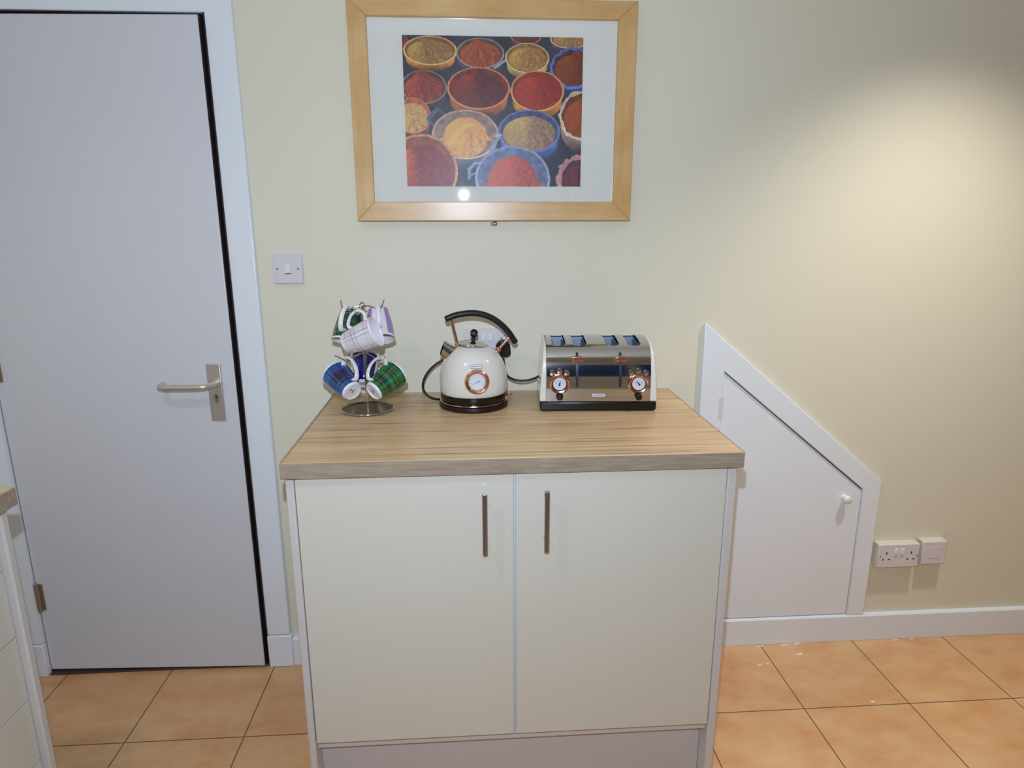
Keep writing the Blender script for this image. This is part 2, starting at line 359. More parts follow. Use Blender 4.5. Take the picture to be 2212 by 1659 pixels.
for zz in (.773, .15):
    bm = bmesh.new(); cyl(bm, (.001, -.0115, zz-.038), (.001, -.0115, zz+.038), .0028, seg=10); box(bm, -.012, -.001, -.0156, -.0148, zz-.036, zz+.036); obj('hinge', bm, 'plastic', d2, smooth=True)
# paint spots on the tiles
def blob(bm, x, y, r_, ex=1.4, rot=0):
    n = 14; vs = []
    for k in range(n):
        a = 2*PI*k/n; q = r_*(.75+.4*random.random()); X, Y = q*math.cos(a)*ex, q*math.sin(a)*.7
        vs.append((x+X*math.cos(rot)-Y*math.sin(rot), y+X*math.sin(rot)+Y*math.cos(rot)))
    prism(bm, vs, .0001, .0008, 'z')
for (x, y, r_, ex) in ((.218, -.078, .009, 1.5), (.052, -.126, .004, 3), (.085, -.119, .004, 1.4), (.33, -.321, .005, 1.8), (.10, -.026, .004, 4), (.19, -.024, .005, 3), (.235, -.022, .005, 3), (.60, -.024, .004, 3), (.66, -.023, .004, 2)):
    bm = bmesh.new(); blob(bm, x, y, r_, ex, .2); o = obj('paint_spot', bm, 'splash', floor)

# ------------------------------------------------------------------ worktop and cabinet
WTZ, WT = .9432, .9052
W0, W1, WD = -1.3308, -.2801, -.6141
wt = thing('worktop', 'oak effect worktop on the cream double cabinet, under the kettle and toaster', 'worktop', ((W0+W1)/2, 0, WT))
hx = (W1-W0)/2
bx('board', (-hx+.006, hx-.002, WD+.0015, -.001, 0, .038), 'oak', wt, .0012)
bx('front_edging', (-hx, hx, WD, WD+.0022, .0002, .0368), 'oakedge', wt, .0006)
bx('end_edging', (-hx, -hx+.0062, WD+.002, -.001, .0002, .0386), 'oakedge', wt, .001)
bx('end_edging', (hx-.0022, hx, WD+.002, -.001, .0002, .0384), 'oakedge', wt, .0004)
cb = thing('base_cabinet', 'cream two-door base cabinet with bar handles under the oak worktop', 'cabinet', (-.81, 0, 0))
def loc(x): return x+.81
CF = -.6023
for a, b in ((-1.3255, -1.3065), (-.3105, -.2885)): bx('side_panel', (loc(a), loc(b), CF+.003, -.019, .0005, WT-.0002), 'cabedge', cb, .004, 3)
bm = bmesh.new(); x0, x1 = loc(-1.3060), loc(-.3110); fy = CF+.0205
box(bm, x0, x1, fy, -.02, .17, .188); box(bm, x0, x1, fy, -.02, .885, WT-.001); box(bm, x0, x1, -.03, -.02, .188, .885); box(bm, loc(-.8185), loc(-.8015), fy, -.03, .188, .885)
obj('carcass', bm, 'cabedge', cb)
for a, b, hxx in ((-1.3035, -.8124, -.880), (-.8075, -.3135, -.7385)):
    dr = bx('door', (loc(a), loc(b), CF, CF+.018, .2005, .902), 'cab', cb, .0015)
    zc = .791 if hxx < -.8 else .7935; zt, zb = zc+.074, zc-.074
    h_ = bpy.data.objects.new('bar_handle', None)
    bm = bmesh.new(); X = loc(hxx); cyl(bm, (X, CF-.030, zb), (X, CF-.030, zt), .0060, seg=20)
    for q in (zb+.022, zt-.022): cyl(bm, (X, CF+.001, q), (X, CF-.029, q), .0042, seg=14)
    bpy.data.objects.remove(h_); obj('bar_handle', bm, 'steel', dr, .0008, smooth=True)
bx('joint_strip', (loc(-.8120), loc(-.8079), CF+.0025, CF+.019, .2005, .902), 'joint', cb)
bx('plinth', (loc(-1.306), loc(-.3115), -.548, -.532, .001, .169), 'plinth', cb)

# ------------------------------------------------------------------ drawer unit at the left
wl = thing('worktop', 'corner of the oak effect worktop on the drawer unit at the left edge', 'worktop', (-2.12, -1.3, WT))
bx('board', (-.298, .2935, -1.1, .592, 0, .038), 'oak', wl, .003)
bx('front_edging', (.2937, .2952, -1.1, .592, .0003, .0370), 'oakedge', wl, .0005)
du = thing('drawer_unit', 'cream drawer unit with flat fronts at the left edge beside the door', 'drawer unit', (-2.12, -1.3, 0))
bx('side_panel', (-.29, .2855, .552, .572, .0005, WT-.0002), 'cabedge', du, .004, 3)
bx('carcass', (-.295, .251, -.9, .5515, .16, WT-.001), 'cabedge', du)
zs = [.201, .331, .480, .629, .778, .902]
for i in range(5):
    dr = bx('drawer', (.2515, .2695, -.05, .550, zs[i]+.0012, zs[i+1]-.0012), 'cab', du, .0012)
    zc = zs[i]+(zs[i+1]-zs[i])*.36
    bm = bmesh.new(); cyl(bm, (.300, .415, zc), (.300, .17, zc), .006, seg=16)
    for q in (.395, .19): cyl(bm, (.269, q, zc), (.300, q, zc), .0042, seg=12)
    obj('bar_handle', bm, 'steel', dr, .0008, smooth=True)
bx('plinth', (.19, .205, -.9, .5515, .001, .159), 'plinth', du)

# ------------------------------------------------------------------ wall plates
def screw(bm, x, y, z, r_=.0028): cyl(bm, (x, y, z), (x, y-.0008, z), r_, seg=14)
ls = thing('light_switch', 'white square single light switch between the door and the picture', 'light switch', (-1.4372, 0, 1.3265))
bx('plate', (-.043, .043, -.0095, -.0002, -.043, .043), 'plastic', ls, .002)
bx('rocker', (-.0085, .0085, -.0125, -.009, -.013, .012), 'plasticw', ls, .0015)
bx('rocker_gap', (-.0088, .0088, -.0099, -.0093, -.0155, -.0125), 'ink', ls)
for x in (-.030, .030): bm = bmesh.new(); screw(bm, x, -.0094, 0); obj('screw', bm, 'mark', ls)
def socket(name, label, loc_, depth, pins=True, pat=True):
    t = thing(name, label, 'socket', loc_); D = -depth
    if pat: bx('back_box', (-.073, .073, D+.008, -.0002, -.043, .043), 'pattress', t, .002)
    bx('plate', (-.0728, .0728, D, D+.0078 if pat else -.0002, -.0428, .0428), 'plastic', t, .002)
    for s in (-1, 1):
        cx = s*.044
        bx('rocker', (s*.0105-.0062, s*.0105+.0062, D-.004, D+.001, .006, .028), 'plasticw', t, .0015)
        if pins:
            bm = bmesh.new(); box(bm, cx-.0021, cx+.0021, D-.0004, D+.001, .007, .0155)
            for k in (-1, 1): box(bm, cx+k*.0110-.0034, cx+k*.0110+.0034, D-.0004, D+.001, -.0145, -.0105)
            obj('pin_holes', bm, 'ink', t)
    for x in (-.0655, .0655): bm = bmesh.new(); screw(bm, x, D+.0002, 0); obj('screw', bm, 'mark', t)
    return t
s1 = socket('double_socket', 'white double socket on a raised box beside the under-stairs cupboard', (.5548, 0, .3387), .035)
s1['group'] = 'double sockets'
s2 = socket('double_socket', 'white double socket on the wall behind the cream kettle', (-.854, 0, 1.098), .011, True, False)
bx('indicator', (.050, .057, -.0122, -.0105, .021, .0225), 'ink', s2); s2['group'] = 'double sockets'
sp = thing('connection_plate', 'blank white square connection plate right of the low double socket', 'wall plate', (.6835, 0, .3445))
bx('back_box', (-.043, .043, -.025, -.0002, -.043, .043), 'pattress', sp, .002)
bx('plate', (-.0428, .0428, -.033, -.0252, -.0428, .0428), 'plastic', sp, .003)
bx('flush_panel', (-.022, .022, -.0345, -.0328, -.019, .023), 'plastic', sp, .001)
hk = thing('picture_hook', 'small silver screw eye on the wall just below the picture frame', 'hook', (-.8262, 0, 1.4535))
bm = bmesh.new(); lathe(bm, [(0, .012), (.003, .0118), (.006, .010), (.0068, .0065), (.005, .003), (.004, 0)], 20, (0, 0, 0), axis=(0, -1, 0)); obj('screw_head', bm, 'brass', hk, smooth=True)
bm = bmesh.new(); tube(bm, [(-.007+.0045*math.cos(a), -.008, .0045*math.sin(a)) for a in [2*PI*k/16 for k in range(16)]], .0012, 8, True); obj('eye', bm, 'brass', hk, smooth=True)

# ------------------------------------------------------------------ picture
PX0, PX1, PZ0, PZ1 = -1.2226, -.4285, 1.4625, 2.047
IX0, IX1, IZ0, IZ1 = -1.1715, -.4815, 1.5160, 1.9995
pc = thing('framed_picture', 'maple framed photo print of bowls of coloured spices above the worktop', 'picture', ((PX0+PX1)/2, 0, (PZ0+PZ1)/2))
pcx, pcz = (PX0+PX1)/2, (PZ0+PZ1)/2
a0, a1, c0, c1 = PX0-pcx, PX1-pcx, PZ0-pcz, PZ1-pcz; e0, e1, g0, g1 = IX0-pcx, IX1-pcx, IZ0-pcz, IZ1-pcz
for nm, poly, mm in (('rail', [(a0, c0), (a1, c0), (e1, g0), (e0, g0)], 'mapleh'), ('rail', [(a0, c1), (a1, c1), (e1, g1), (e0, g1)], 'mapleh'), ('stile', [(a0, c0), (a0, c1), (e0, g1), (e0, g0)], 'maplev'), ('stile', [(a1, c0), (a1, c1), (e1, g1), (e1, g0)], 'maplev')):
    bm = bmesh.new(); prism(bm, poly, -.032, -.008); obj(nm, bm, mm, pc, .002)
bx('backing_board', (a0+.02, a1-.02, -.012, -.006, c0+.02, c1-.02), 'dark', pc)
bx('mount', (e0-.006, e1+.006, -.0165, -.0125, g0-.006, g1+.006), 'mount', pc)
bx('glass', (e0-.004, e1+.004, -.0205, -.0190, g0-.004, g1+.004), 'glass', pc)
# the print: painted bowls of spice
NX, NY = 660, 524
rng = np.random.default_rng(7)
U, V = np.meshgrid((np.arange(NX)+.5)/NX*1740+72, (np.arange(NY)+.5)/NY*1495+82)   # picture units, y down
def nz(sc, seed):
    g_ = np.random.default_rng(seed).random((NY//sc+3, NX//sc+3)); yy = np.arange(NY)/sc; xx = np.arange(NX)/sc
    y0 = yy.astype(int); x0 = xx.astype(int); fy_ = (yy-y0)[:, None]; fx_ = (xx-x0)[None]
    fy_ = fy_*fy_*(3-2*fy_); fx_ = fx_*fx_*(3-2*fx_)
    A = g_[y0][:, x0]; B = g_[y0][:, x0+1]; Cc = g_[y0+1][:, x0]; D = g_[y0+1][:, x0+1]
    return (A*(1-fx_)+B*fx_)*(1-fy_)+(Cc*(1-fx_)+D*fx_)*fy_
n1, n2, n3 = nz(4, 1), nz(14, 2), nz(40, 3); fine = rng.random((NY, NX))
img = np.ones((NY, NX, 3))*np.array([46, 46, 58.]); img += (n3[..., None]-.5)*26
def sm(x, a, b): t = np.clip((x-a)/(b-a), 0, 1); return t*t*(3-2*t)
def lay(mask, col): 
    global img
    img = img*(1-mask[..., None])+np.asarray(col, float)*mask[..., None] if np.ndim(col) == 1 else img*(1-mask[..., None])+col*mask[..., None]
def bowl(cx, cy, rx, ry, rim, inside, spice, lit, peak, side, hgt=.5, w_=.09, spread=.78, wob=0):
    wv = 1+wob*(n2-.5)
    d = np.hypot((U-cx)/rx, (V-cy)/ry)*wv
    dd = np.hypot((U-cx)/(rx*.93), (V-cy-ry*hgt)/(ry*.95))
    lay((1-sm(dd, .94, 1.0))*(V > cy), np.array(side)[None, None]*(1-.55*sm(V, cy+ry*.7, cy+ry*1.5))[..., None]*(.85+.3*n2[..., None]))
    lay(1-sm(d, .97, 1.0), np.array(rim)[None, None]*(.84+.3*n1[..., None])*(.9+.2*sm(V, cy-ry, cy+ry))[..., None])
    lay(1-sm(d, 1-w_-.02, 1-w_), np.array(inside)[None, None]*(.8+.3*n2[..., None]))
    # heap: ellipse low in the bowl plus a cone to the peak
    px_, py_ = peak; base = np.hypot((U-cx)/(rx*(1-w_)*spread/.78*.9), (V-cy-ry*.12)/(ry*(1-w_)*.86))
    t = np.clip((V-py_)/max(cy+ry*.2-py_, 1), 0, 1.0)
    half = rx*.8*t**.8; cone = (1-sm(np.abs(U-(px_*(1-t)+cx*t)), half*.93, half+6))*(V > py_)*(V < cy+ry*.25)
    heap = np.clip(np.maximum(1-sm(base, .97, 1.04), cone), 0, 1)*(1-sm(d, 1-w_-.03, 1-w_))
    side_l = sm(px_-U+(n1-.5)*60+(V-py_)*.1, -10, 120)*np.exp(-np.clip(V-py_, 0, None)/(ry*1.1))
    c_ = np.array(spice)[None, None]*(.80+.30*n1[..., None]+.06*fine[..., None])
    ang = np.arctan2(V-py_+20, U-px_); stk = np.sin(ang*19+n2*5)*.5+np.sin(ang*23+n2*9)*.3
    c_ = c_*(1+.16*stk[..., None]*np.clip((V-py_)/ry, 0, 1)[..., None])
    c_ = c_*(1-side_l[..., None])+np.array(lit)[None, None]*side_l[..., None]*(.85+.25*fine[..., None])
    lay(heap, c_)
B_ = [(60, 150, 75, 80, (170, 110, 90), (90, 50, 50), (120, 50, 40), (170, 90, 60), (50, 100), (90, 50, 40)),
 (1255, 80, 150, 70, (170, 110, 110), (90, 40, 50), (96, 36, 44), (120, 50, 50), (1260, 40), (110, 60, 60)),
 (1680, 95, 195, 95, (200, 170, 140), (120, 80, 70), (150, 110, 70), (180, 140, 90), (1700, 40), (90, 80, 100)),
 (335, 225, 262, 142, (222, 176, 104), (140, 84, 44), (146, 108, 62), (204, 176, 84), (285, 118), (206, 128, 58)),
 (815, 245, 235, 150, (150, 132, 128), (96, 62, 48), (152, 72, 42), (178, 90, 48), (778, 105), (80, 70, 80)),
 (1268, 285, 218, 148, (206, 178, 126), (130, 92, 54), (156, 112, 64), (206, 168, 72), (1265, 160), (190, 150, 90)),
 (1720, 380, 235, 205, (84, 112, 172), (80, 42, 30), (112, 50, 30), (150, 74, 28), (1760, 205), (60, 76, 130)),
 (265, 578, 225, 168, (140, 116, 110), (96, 54, 42), (140, 54, 44), (214, 110, 52), (235, 405), (70, 56, 62)),
 (795, 585, 312, 212, (206, 124, 84), (120, 44, 34), (92, 34, 38), (178, 62, 40), (800, 392), (170, 92, 60)),
 (1368, 605, 268, 205, (216, 150, 78), (130, 48, 34), (146, 42, 34), (190, 66, 38), (1400, 440), (206, 130, 60)),
 (1840, 850, 262, 265, (206, 176, 148), (110, 50, 30), (140, 60, 26), (176, 84, 34), (1850, 640), (150, 120, 108)),
 (150, 860, 178, 182, (206, 124, 96), (180, 100, 66), (196, 148, 92), (216, 176, 100), (150, 820), (120, 70, 60)),
 (660, 1045, 335, 255, (196, 166, 130), (150, 116, 104), (226, 150, 96), (230, 168, 84), (700, 930), (130, 130, 150)),
 (1290, 1010, 315, 222, (112, 120, 164), (70, 76, 116), (150, 116, 92), (206, 176, 104), (1330, 850), (84, 100, 160)),
 (225, 1420, 358, 385, (214, 150, 100), (150, 76, 60), (138, 60, 56), (206, 104, 66), (190, 1250), (200, 140, 110)),
 (1125, 1500, 385, 350, (160, 164, 184), (110, 116, 146), (176, 78, 62), (206, 96, 66), (1180, 1300), (90, 110, 160)),
 (1830, 1490, 270, 250, (196, 136, 138), (80, 40, 50), (84, 34, 44), (120, 50, 50), (1840, 1380), (150, 90, 100))]
for i, b in enumerate(B_):
    bowl(*b, w_=.2 if i == 16 else .14 if i in (6, 10) else .075, wob=.12 if i in (6, 10, 16) else .02, spread=.6 if i in (12, 15) else .78)
def bar(x0, y0, x1, y1, w_, col):
    L_ = math.hypot(x1-x0, y1-y0); t = np.clip(((U-x0)*(x1-x0)+(V-y0)*(y1-y0))/L_**2, 0, 1)
    lay(1-sm(np.hypot(U-x0-t*(x1-x0), V-y0-t*(y1-y0)), w_*.7, w_), col)
bar(950, 385, 1050, 315, 14, (150, 150, 160)); bar(300, 890, 390, 790, 24, (88, 92, 112)); bar(390, 790, 450, 840, 16, (80, 84, 104)); bar(305, 905, 340, 950, 16, (90, 92, 110))
bar(900, 1190, 1005, 1050, 18, (140, 146, 170)); bar(1005, 1045, 955, 1060, 12, (180, 180, 190)); bar(690, 1490, 690, 1400, 20, (130, 140, 166)); bar(690, 1400, 750, 1335, 18, (140, 150, 176)); bar(750, 1335, 800, 1335, 12, (150, 160, 180))
bar(690, 1470, 740, 1440, 14, (120, 130, 160)); bar(520, 1100, 650, 960, 24, (222, 172, 84)); bar(650, 955, 740, 945, 16, (226, 178, 80)); bar(480, 1130, 640, 1110, 18, (220, 168, 86))
img *= (.97+.06*fine[..., None]); img = np.clip((img-30)*1.2+36, 0, 255)/255
im = bpy.data.images.new('spice_print', NX, NY); px = np.ones((NY, NX, 4), np.float32); px[..., :3] = img[::-1]
im.pixels.foreach_set(px.ravel()); im.update(); im.pack()
m = M['print'] = mat('spice photo print', (200, 120, 80), .4); ti = nd(m, 'ShaderNodeTexImage', image=im, extension='EXTEND'); lk(m, ti.outputs[0], bsdf(m).inputs['Base Color'])
bm = bmesh.new(); q0, q1, s0, s1_ = -1.0778-pcx, -.5767-pcx, 1.5590-pcz, 1.9563-pcz
box(bm, q0, q1, -.0172, -.0166, s0, s1_); uvl = bm.loops.layers.uv.verify()
for fc in bm.faces:
    for l in fc.loops: l[uvl].uv = ((l.vert.co.x-q0)/(q1-q0), (l.vert.co.z-s0)/(s1_-s0))
obj('print', bm, 'print', pc)

# ------------------------------------------------------------------ text on badges
def badge_text(txt, size, parent, place, m='ink', extrude=.00015):
    cu = bpy.data.curves.new('lettering', 'FONT'); cu.body = txt; cu.size = size; cu.extrude = extrude; cu.align_x = 'CENTER'; cu.align_y = 'CENTER'; cu.offset = size*.012
    o = bpy.data.objects.new('lettering', cu); C.objects.link(o)
    dg_ = bpy.context.evaluated_depsgraph_get(); me = bpy.data.meshes.new_from_object(o.evaluated_get(dg_)); bpy.data.objects.remove(o)
    me.materials.clear(); me.materials.append(M[m]); t = bpy.data.objects.new('lettering', me); C.objects.link(t); t.parent = parent; t.matrix_local = place; return t
def stadium(w_, h_, n=10):
    r_ = h_/2; return [(w_/2-r_+r_*math.cos(a), r_*math.sin(a)) for a in np.linspace(-PI/2, PI/2, n)]+[(-w_/2+r_+r_*math.cos(a), r_*math.sin(a)) for a in np.linspace(PI/2, 3*PI/2, n)]

# ------------------------------------------------------------------ kettle
kt = thing('kettle', 'cream dome kettle with rose gold trim and black handle on the worktop', 'kettle', (-.8985, -.160, WTZ), math.radians(5.5))
bm = bmesh.new(); lathe(bm, [(0, .0005), (.094, .0005), (.0985, .003), (.0998, .008), (.0985, .014), (.094, .0165), (.085, .0175), (0, .0175)], 72); pb = obj('power_base', bm, 'blackm', kt, smooth=True)
bm = bmesh.new(); lathe(bm, [(.090, .0172), (.0955, .0165), (.0972, .0185), (.0965, .0210), (.0935, .0220), (.088, .0220), (.088, .0172), (.090, .0172)], 72); obj('base_ring', bm, 'copper', kt, smooth=True)
bm = bmesh.new(); lathe(bm, [(0, .0222), (.0925, .0222), (.0938, .024), (.0948, .034), (.0946, .0418), (.0930, .0428), (0, .0428)], 72); obj('lower_band', bm, 'black', kt, smooth=True)
PR = [(.0, .0430), (.0935, .0430), (.0950, .0445), (.0968, .055), (.0974, .068), (.0970, .080), (.0958, .092), (.0936, .105), (.0902, .118), (.0855, .131), (.0790, .143), (.0705, .1545), (.0600, .1640), (.0480, .1715), (.0400, .1752), (.0380, .1758), (0, .1758)]
bm = bmesh.new(); lathe(bm, PR, 96); obj('body', bm, 'enamel', kt, smooth=True)
bm = bmesh.new(); lathe(bm, [(0, .1758), (.0432, .1762), (.0448, .1775), (.0440, .1792), (.036, .1830), (.024, .1865), (.010, .1885), (0, .189)], 60); ld = obj('lid', bm, 'chrome', kt, smooth=True)
bm = bmesh.new(); lathe(bm, [(0, .1885), (.0065, .1885), (.0055, .192), (.0042, .1955), (.005, .1985), (.0085, .2005), (.0108, .205), (.0113, .2095), (.0108, .214), (.0085, .218), (.0045, .2207), (0, .2215)], 36); kb = obj('lid_knob', bm, 'black', ld, smooth=True)
bm = bmesh.new(); lathe(bm, [(.0112, .2078), (.0118, .2085), (.0118, .2095), (.0112, .2102), (.0112, .2078)], 36); obj('knob_band', bm, 'copper', ld, smooth=True)
ld.matrix_local = Matrix.Translation((0, 0, .1770)) @ Matrix.Rotation(math.radians(7), 4, 'Y') @ Matrix.Translation((0, 0, -.1765))
# handle arc in the local XZ plane (offsets from axis)
arc = [(-.0765, .2510), (-.060, .2580), (-.042, .2632), (-.020, .2665), (-.002, .2672), (.014, .2660), (.030, .2625), (.046, .2565), (.062, .2480), (.078, .2360), (.0925, .2225), (.1060, .2060), (.1165, .1900), (.1235, .1790)]
bm = bmesh.new(); tube(bm, spline([(x, 0, z) for x, z in arc], 5), lambda t: .0086 if .01 < t < .99 else .0072, 20, flat=1.15, ref=(0, 1, 0)); obj('grip', bm, 'blackm', kt, smooth=True)
for p0, p1 in (((-.0425, .1745), (-.0595, .2530)), ((.0690, .1560), (.1075, .1980))):
    a, b = Vector((p0[0], 0, p0[1])), Vector((p1[0], 0, p1[1])); d = (b-a).normalized()
    bm = bmesh.new(); cyl(bm, a+d*.004, b, .0040, seg=16); po = obj('handle_post', bm, 'copper', kt, smooth=True)
    bm = bmesh.new(); lathe(bm, [(0, -.004), (.0088, -.004), (.0090, .0005), (.0068, .003), (.0080, .0055), (.0078, .0085), (.0055, .0105), (.0042, .012), (0, .012)], 24, tuple(a), axis=tuple(d)); obj('ferrule', bm, 'copper', po, smooth=True)
# spout: short slanted tube
bm = bmesh.new(); a = Vector((-.058, 0, .150)); d = Vector((-.80, 0, .60)).normalized(); X, Y, Z = frame_of(d); N = 36
rings = []
for (rr, t, lean) in ((.0235, 0, 0), (.0225, .012, 0), (.0214, .024, .2), (.0212, .035, .35), (.0198, .035, .35), (.0198, .024, .2), (.019, .014, 0)):
    rings.append([bm.verts.new(a+(X*math.cos(2*PI*k/N)+Y*math.sin(2*PI*k/N))*rr+d*(t+lean*.02*((X*math.cos(2*PI*k/N)+Y*math.sin(2*PI*k/N)).z))) for k in range(N)])
for A, B in zip(rings, rings[1:]):
    for k in range(N): bm.faces.new((A[k], A[(k+1) % N], B[(k+1) % N], B[k]))
bm.faces.new(rings[-1][::-1]); obj('spout', bm, 'chrome', kt, smooth=True)
# thermometer gauge on the front
gz = .0905; ga = Vector((0, -.0935, gz)); gn = Vector((0, -1, .10)).normalized()
bm = bmesh.new(); lathe(bm, [(.0338, -.006), (.0343, .004), (.0335, .0075), (.0300, .0100), (.0255, .0088), (.0235, .0065), (.0225, .0040), (.0225, -.004), (.0338, -.006)], 56, tuple(ga), axis=tuple(gn)); gg = obj('gauge', bm, 'copper', kt, smooth=True)
bm = bmesh.new(); lathe(bm, [(0, .0035), (.0224, .0035), (.0224, 0), (0, 0)], 48, tuple(ga), axis=tuple(gn)); obj('dial_face', bm, 'face', gg, smooth=False)
gx, gy, _ = frame_of(gn); gx = Vector((1, 0, 0)); gy = gn.cross(gx)*-1
if gy.z < 0: gy = -gy
def flat_on(bm, o, pts, up=.004, th=.0006):
    vs = [o+gx*a+gy*b+gn*up for a, b in pts]; A = [bm.verts.new(v) for v in vs]; B = [bm.verts.new(v-gn*th) for v in vs]; n = len(A); bm.faces.new(A); bm.faces.new(B[::-1])
    for i in range(n): bm.faces.new((A[i], B[i], B[(i+1) % n], A[(i+1) % n]))
bm = bmesh.new(); flat_on(bm, ga, [(-.014, -.0062), (-.001, -.0014), (.0085, .0040), (.0090, .0030), (.0005, -.0020)], .0046); obj('needle', bm, 'ink', gg)
bm = bmesh.new()
for k in range(13):
    an = math.radians(210-k*20); flat_on(bm, ga, [((r1)*math.cos(an)+s*.0004*math.sin(an), r1*math.sin(an)-s*.0004*math.cos(an)) for r1, s in ((.0165, -1), (.0195, -1), (.0195, 1), (.0165, 1))], .0041)
obj('dial_ticks', bm, 'mark', gg)
# badge
zb_ = .1315; bo = Vector((0, -.0868, zb_)); bn = Vector((0, -1, .42)).normalized(); gn0 = gn; gn = bn; gy = Vector((0, bn.z, -bn.y)); 
bm = bmesh.new(); flat_on(bm, bo, stadium(.036, .0115), .0022, .0035); bd = obj('badge', bm, 'plasticw', kt, .0006)
bm = bmesh.new(); o_ = [bo+gx*a+gy*b+gn*.0023 for a, b in stadium(.0355, .0110, 9)]; tube(bm, o_, .0006, 6, True); obj('badge_rim', bm, 'mark', bd, smooth=True)
ml = Matrix((tuple(gx)+(0,), tuple(gy)+(0,), tuple(gn)+(0,), (0, 0, 0, 1))).transposed(); ml.translation = bo+gn*.0025
badge_text('\u2022 BLAUPUNKT', .0052, bd, ml)
# copper on/off lever at the back right
bm = bmesh.new(); lathe(bm, [(0, .000), (.012, 0), (.0135, .0025), (.012, .005), (0, .006)], 24, (.112, .066, .010)); box(bm, .070, .108, .058, .070, .008, .013); obj('switch_lever', bm, 'copper', kt, smooth=True)
# cord with plug
inv_k = Matrix.Rotation(-math.radians(5.5), 4, 'Z') @ Matrix.Translation(Vector((.8985, .160, -WTZ)))
def plug(parent, x, z, inv):
    bm = bmesh.new()
    pr = [(-.024, -.018), (-.021, .012), (-.012, .023), (0, .0265), (.012, .023), (.021, .012), (.024, -.018), (.014, -.0255), (-.014, -.0255)]
    prism(bm, [(x+a, z+b) for a, b in pr], -.0455, -.0145)
    bmesh.ops.transform(bm, matrix=inv, verts=bm.verts); return obj('plug', bm, 'black', parent, .005, seg=3)
pts = [(-.889, -.060, 1.062), (-.93, -.075, 1.072), (-.975, -.085, 1.066), (-1.010, -.092, 1.049), (-1.036, -.096, 1.022), (-1.048, -.098, .990), (-1.042, -.100, .966), (-1.024, -.104, .9515), (-1.000, -.112, .9485), (-.985, -.118, .9500)]
bm = bmesh.new(); tube(bm, spline(pts, 8), .0036, 12); bmesh.ops.transform(bm, matrix=inv_k, verts=bm.verts); cord = obj('power_cord', bm, 'rubber', kt, smooth=True)
plug(cord, -.898, 1.088, inv_k)

# ------------------------------------------------------------------ toaster
TR = -math.radians(3.6); TL = Vector((-.5460, -.1545, WTZ))
ts = thing('toaster', 'four-slot polished steel toaster with cream ends and twin dials on the worktop', 'toaster', tuple(TL), TR)
HW, FD = .1445, .0975      # half width of steel shell, front depth
ALPHA = [(.0285, 0), (.060, 1.5), (.098, 6), (.120, 11), (.136, 16), (.152, 27), (.166, 42), (.178, 60), (.186, 76), (.192, 90)]
def front_curve(zt=.192):
    y = 0; out = [(0, .0285)]; z = .0285; n = 44
    for k in range(1, n+1):
        z2 = .0285+(zt-.0285)*(1-(1-k/n)**1.6); zm = (z+z2)/2
        al = np.interp(zm, [q[0] for q in ALPHA], [q[1] for q in ALPHA]); y += math.tan(math.radians(min(al, 84)))*(z2-z); z = z2; out.append((y, z))
    return out
FC = front_curve()
def setback(z): return float(np.interp(z, [q[1] for q in FC], [q[0] for q in FC]))
def sect(off=0, z0=.0285, zt=.1920):
    """outline (y,z) of shell: front to back"""
    bk = .0945+off; k_ = (zt+off-z0)/(.192-.0285); p = [(-FD-off+y, z0+(z-.0285)*k_) for y, z in FC]
    for k in range(1, 11):
        a = PI/2-k*(PI/2)/10; p.append((bk-.05+.05*math.cos(a), zt+off-.05+.05*math.sin(a)))
    p.append((bk, z0)); return p
def shell(bm, x0, x1, off=0, z0=.0285): prism(bm, sect(off, z0), x0, x1, 'x')
SL = [-.1090, -.0500, .0415, .1020]; SW = .0192
# steel wrap with real slots: built from strips between slot edges
bm = bmesh.new(); S0 = sect(); ys = (-.056, .068)
xs = [-HW]; 
for s in SL: xs += [s-SW, s+SW]
xs.append(HW)
def yz_on(y):
    top = [q for q in S0 if q[1] > .12]
    for a, b in zip(top, top[1:]):
        if a[0] <= y <= b[0]: t = (y-a[0])/(b[0]-a[0]+1e-9); return a[1]+(b[1]-a[1])*t
    return .192
front = [q for q in S0[:45] if q[0] < ys[0]-.001]+[(ys[0], yz_on(ys[0]))]
mid = [(ys[0], yz_on(ys[0]))]+[q for q in S0 if ys[0]+.001 < q[0] < ys[1]-.001 and q[1] > .15]+[(ys[1], yz_on(ys[1]))]
back = [(ys[1], yz_on(ys[1]))]+[q for q in S0[45:] if q[0] > ys[1]+.001]
grid = {}
def gv(x, q):
    k = (round(x, 5), round(q[0], 5), round(q[1], 5))
    if k not in grid: grid[k] = bm.verts.new((x, q[0], q[1]))
    return grid[k]
for line, hole in ((front, False), (mid, True), (back, False)):
    for i in range(len(xs)-1):
        if hole and i % 2 == 1: continue
        for a, b in zip(line, line[1:]): bm.faces.new((gv(xs[i], a), gv(xs[i+1], a), gv(xs[i+1], b), gv(xs[i], b)))
for s in SL:   # slot walls going down
    x0, x1 = s-SW, s+SW; loop = [(x0, q) for q in mid]+[(x1, q) for q in mid[::-1]]
    T_ = [gv(x, q) for x, q in loop]; Bt = [bm.verts.new((x, q[0], q[1]-.004)) for x, q in loop]; n = len(T_)
    for i in range(n): bm.faces.new((T_[i], T_[(i+1) % n], Bt[(i+1) % n], Bt[i]))
for s in SL:   # rounded slot corners
    for sx in (-1, 1):
        for yc, sy in ((ys[0], 1), (ys[1], -1)):
            rr = .011; cx, cy = s+sx*SW, yc; vs = [bm.verts.new((cx, cy, yz_on(cy)+.0002))]
            for k in range(9):
                a = PI/2*k/8; vx, vy = cx-sx*rr+sx*rr*math.sin(a), cy+sy*(rr-rr*math.cos(a)); vs.append(bm.verts.new((vx, vy, yz_on(vy)+.0002)))
            bm.faces.new(vs)
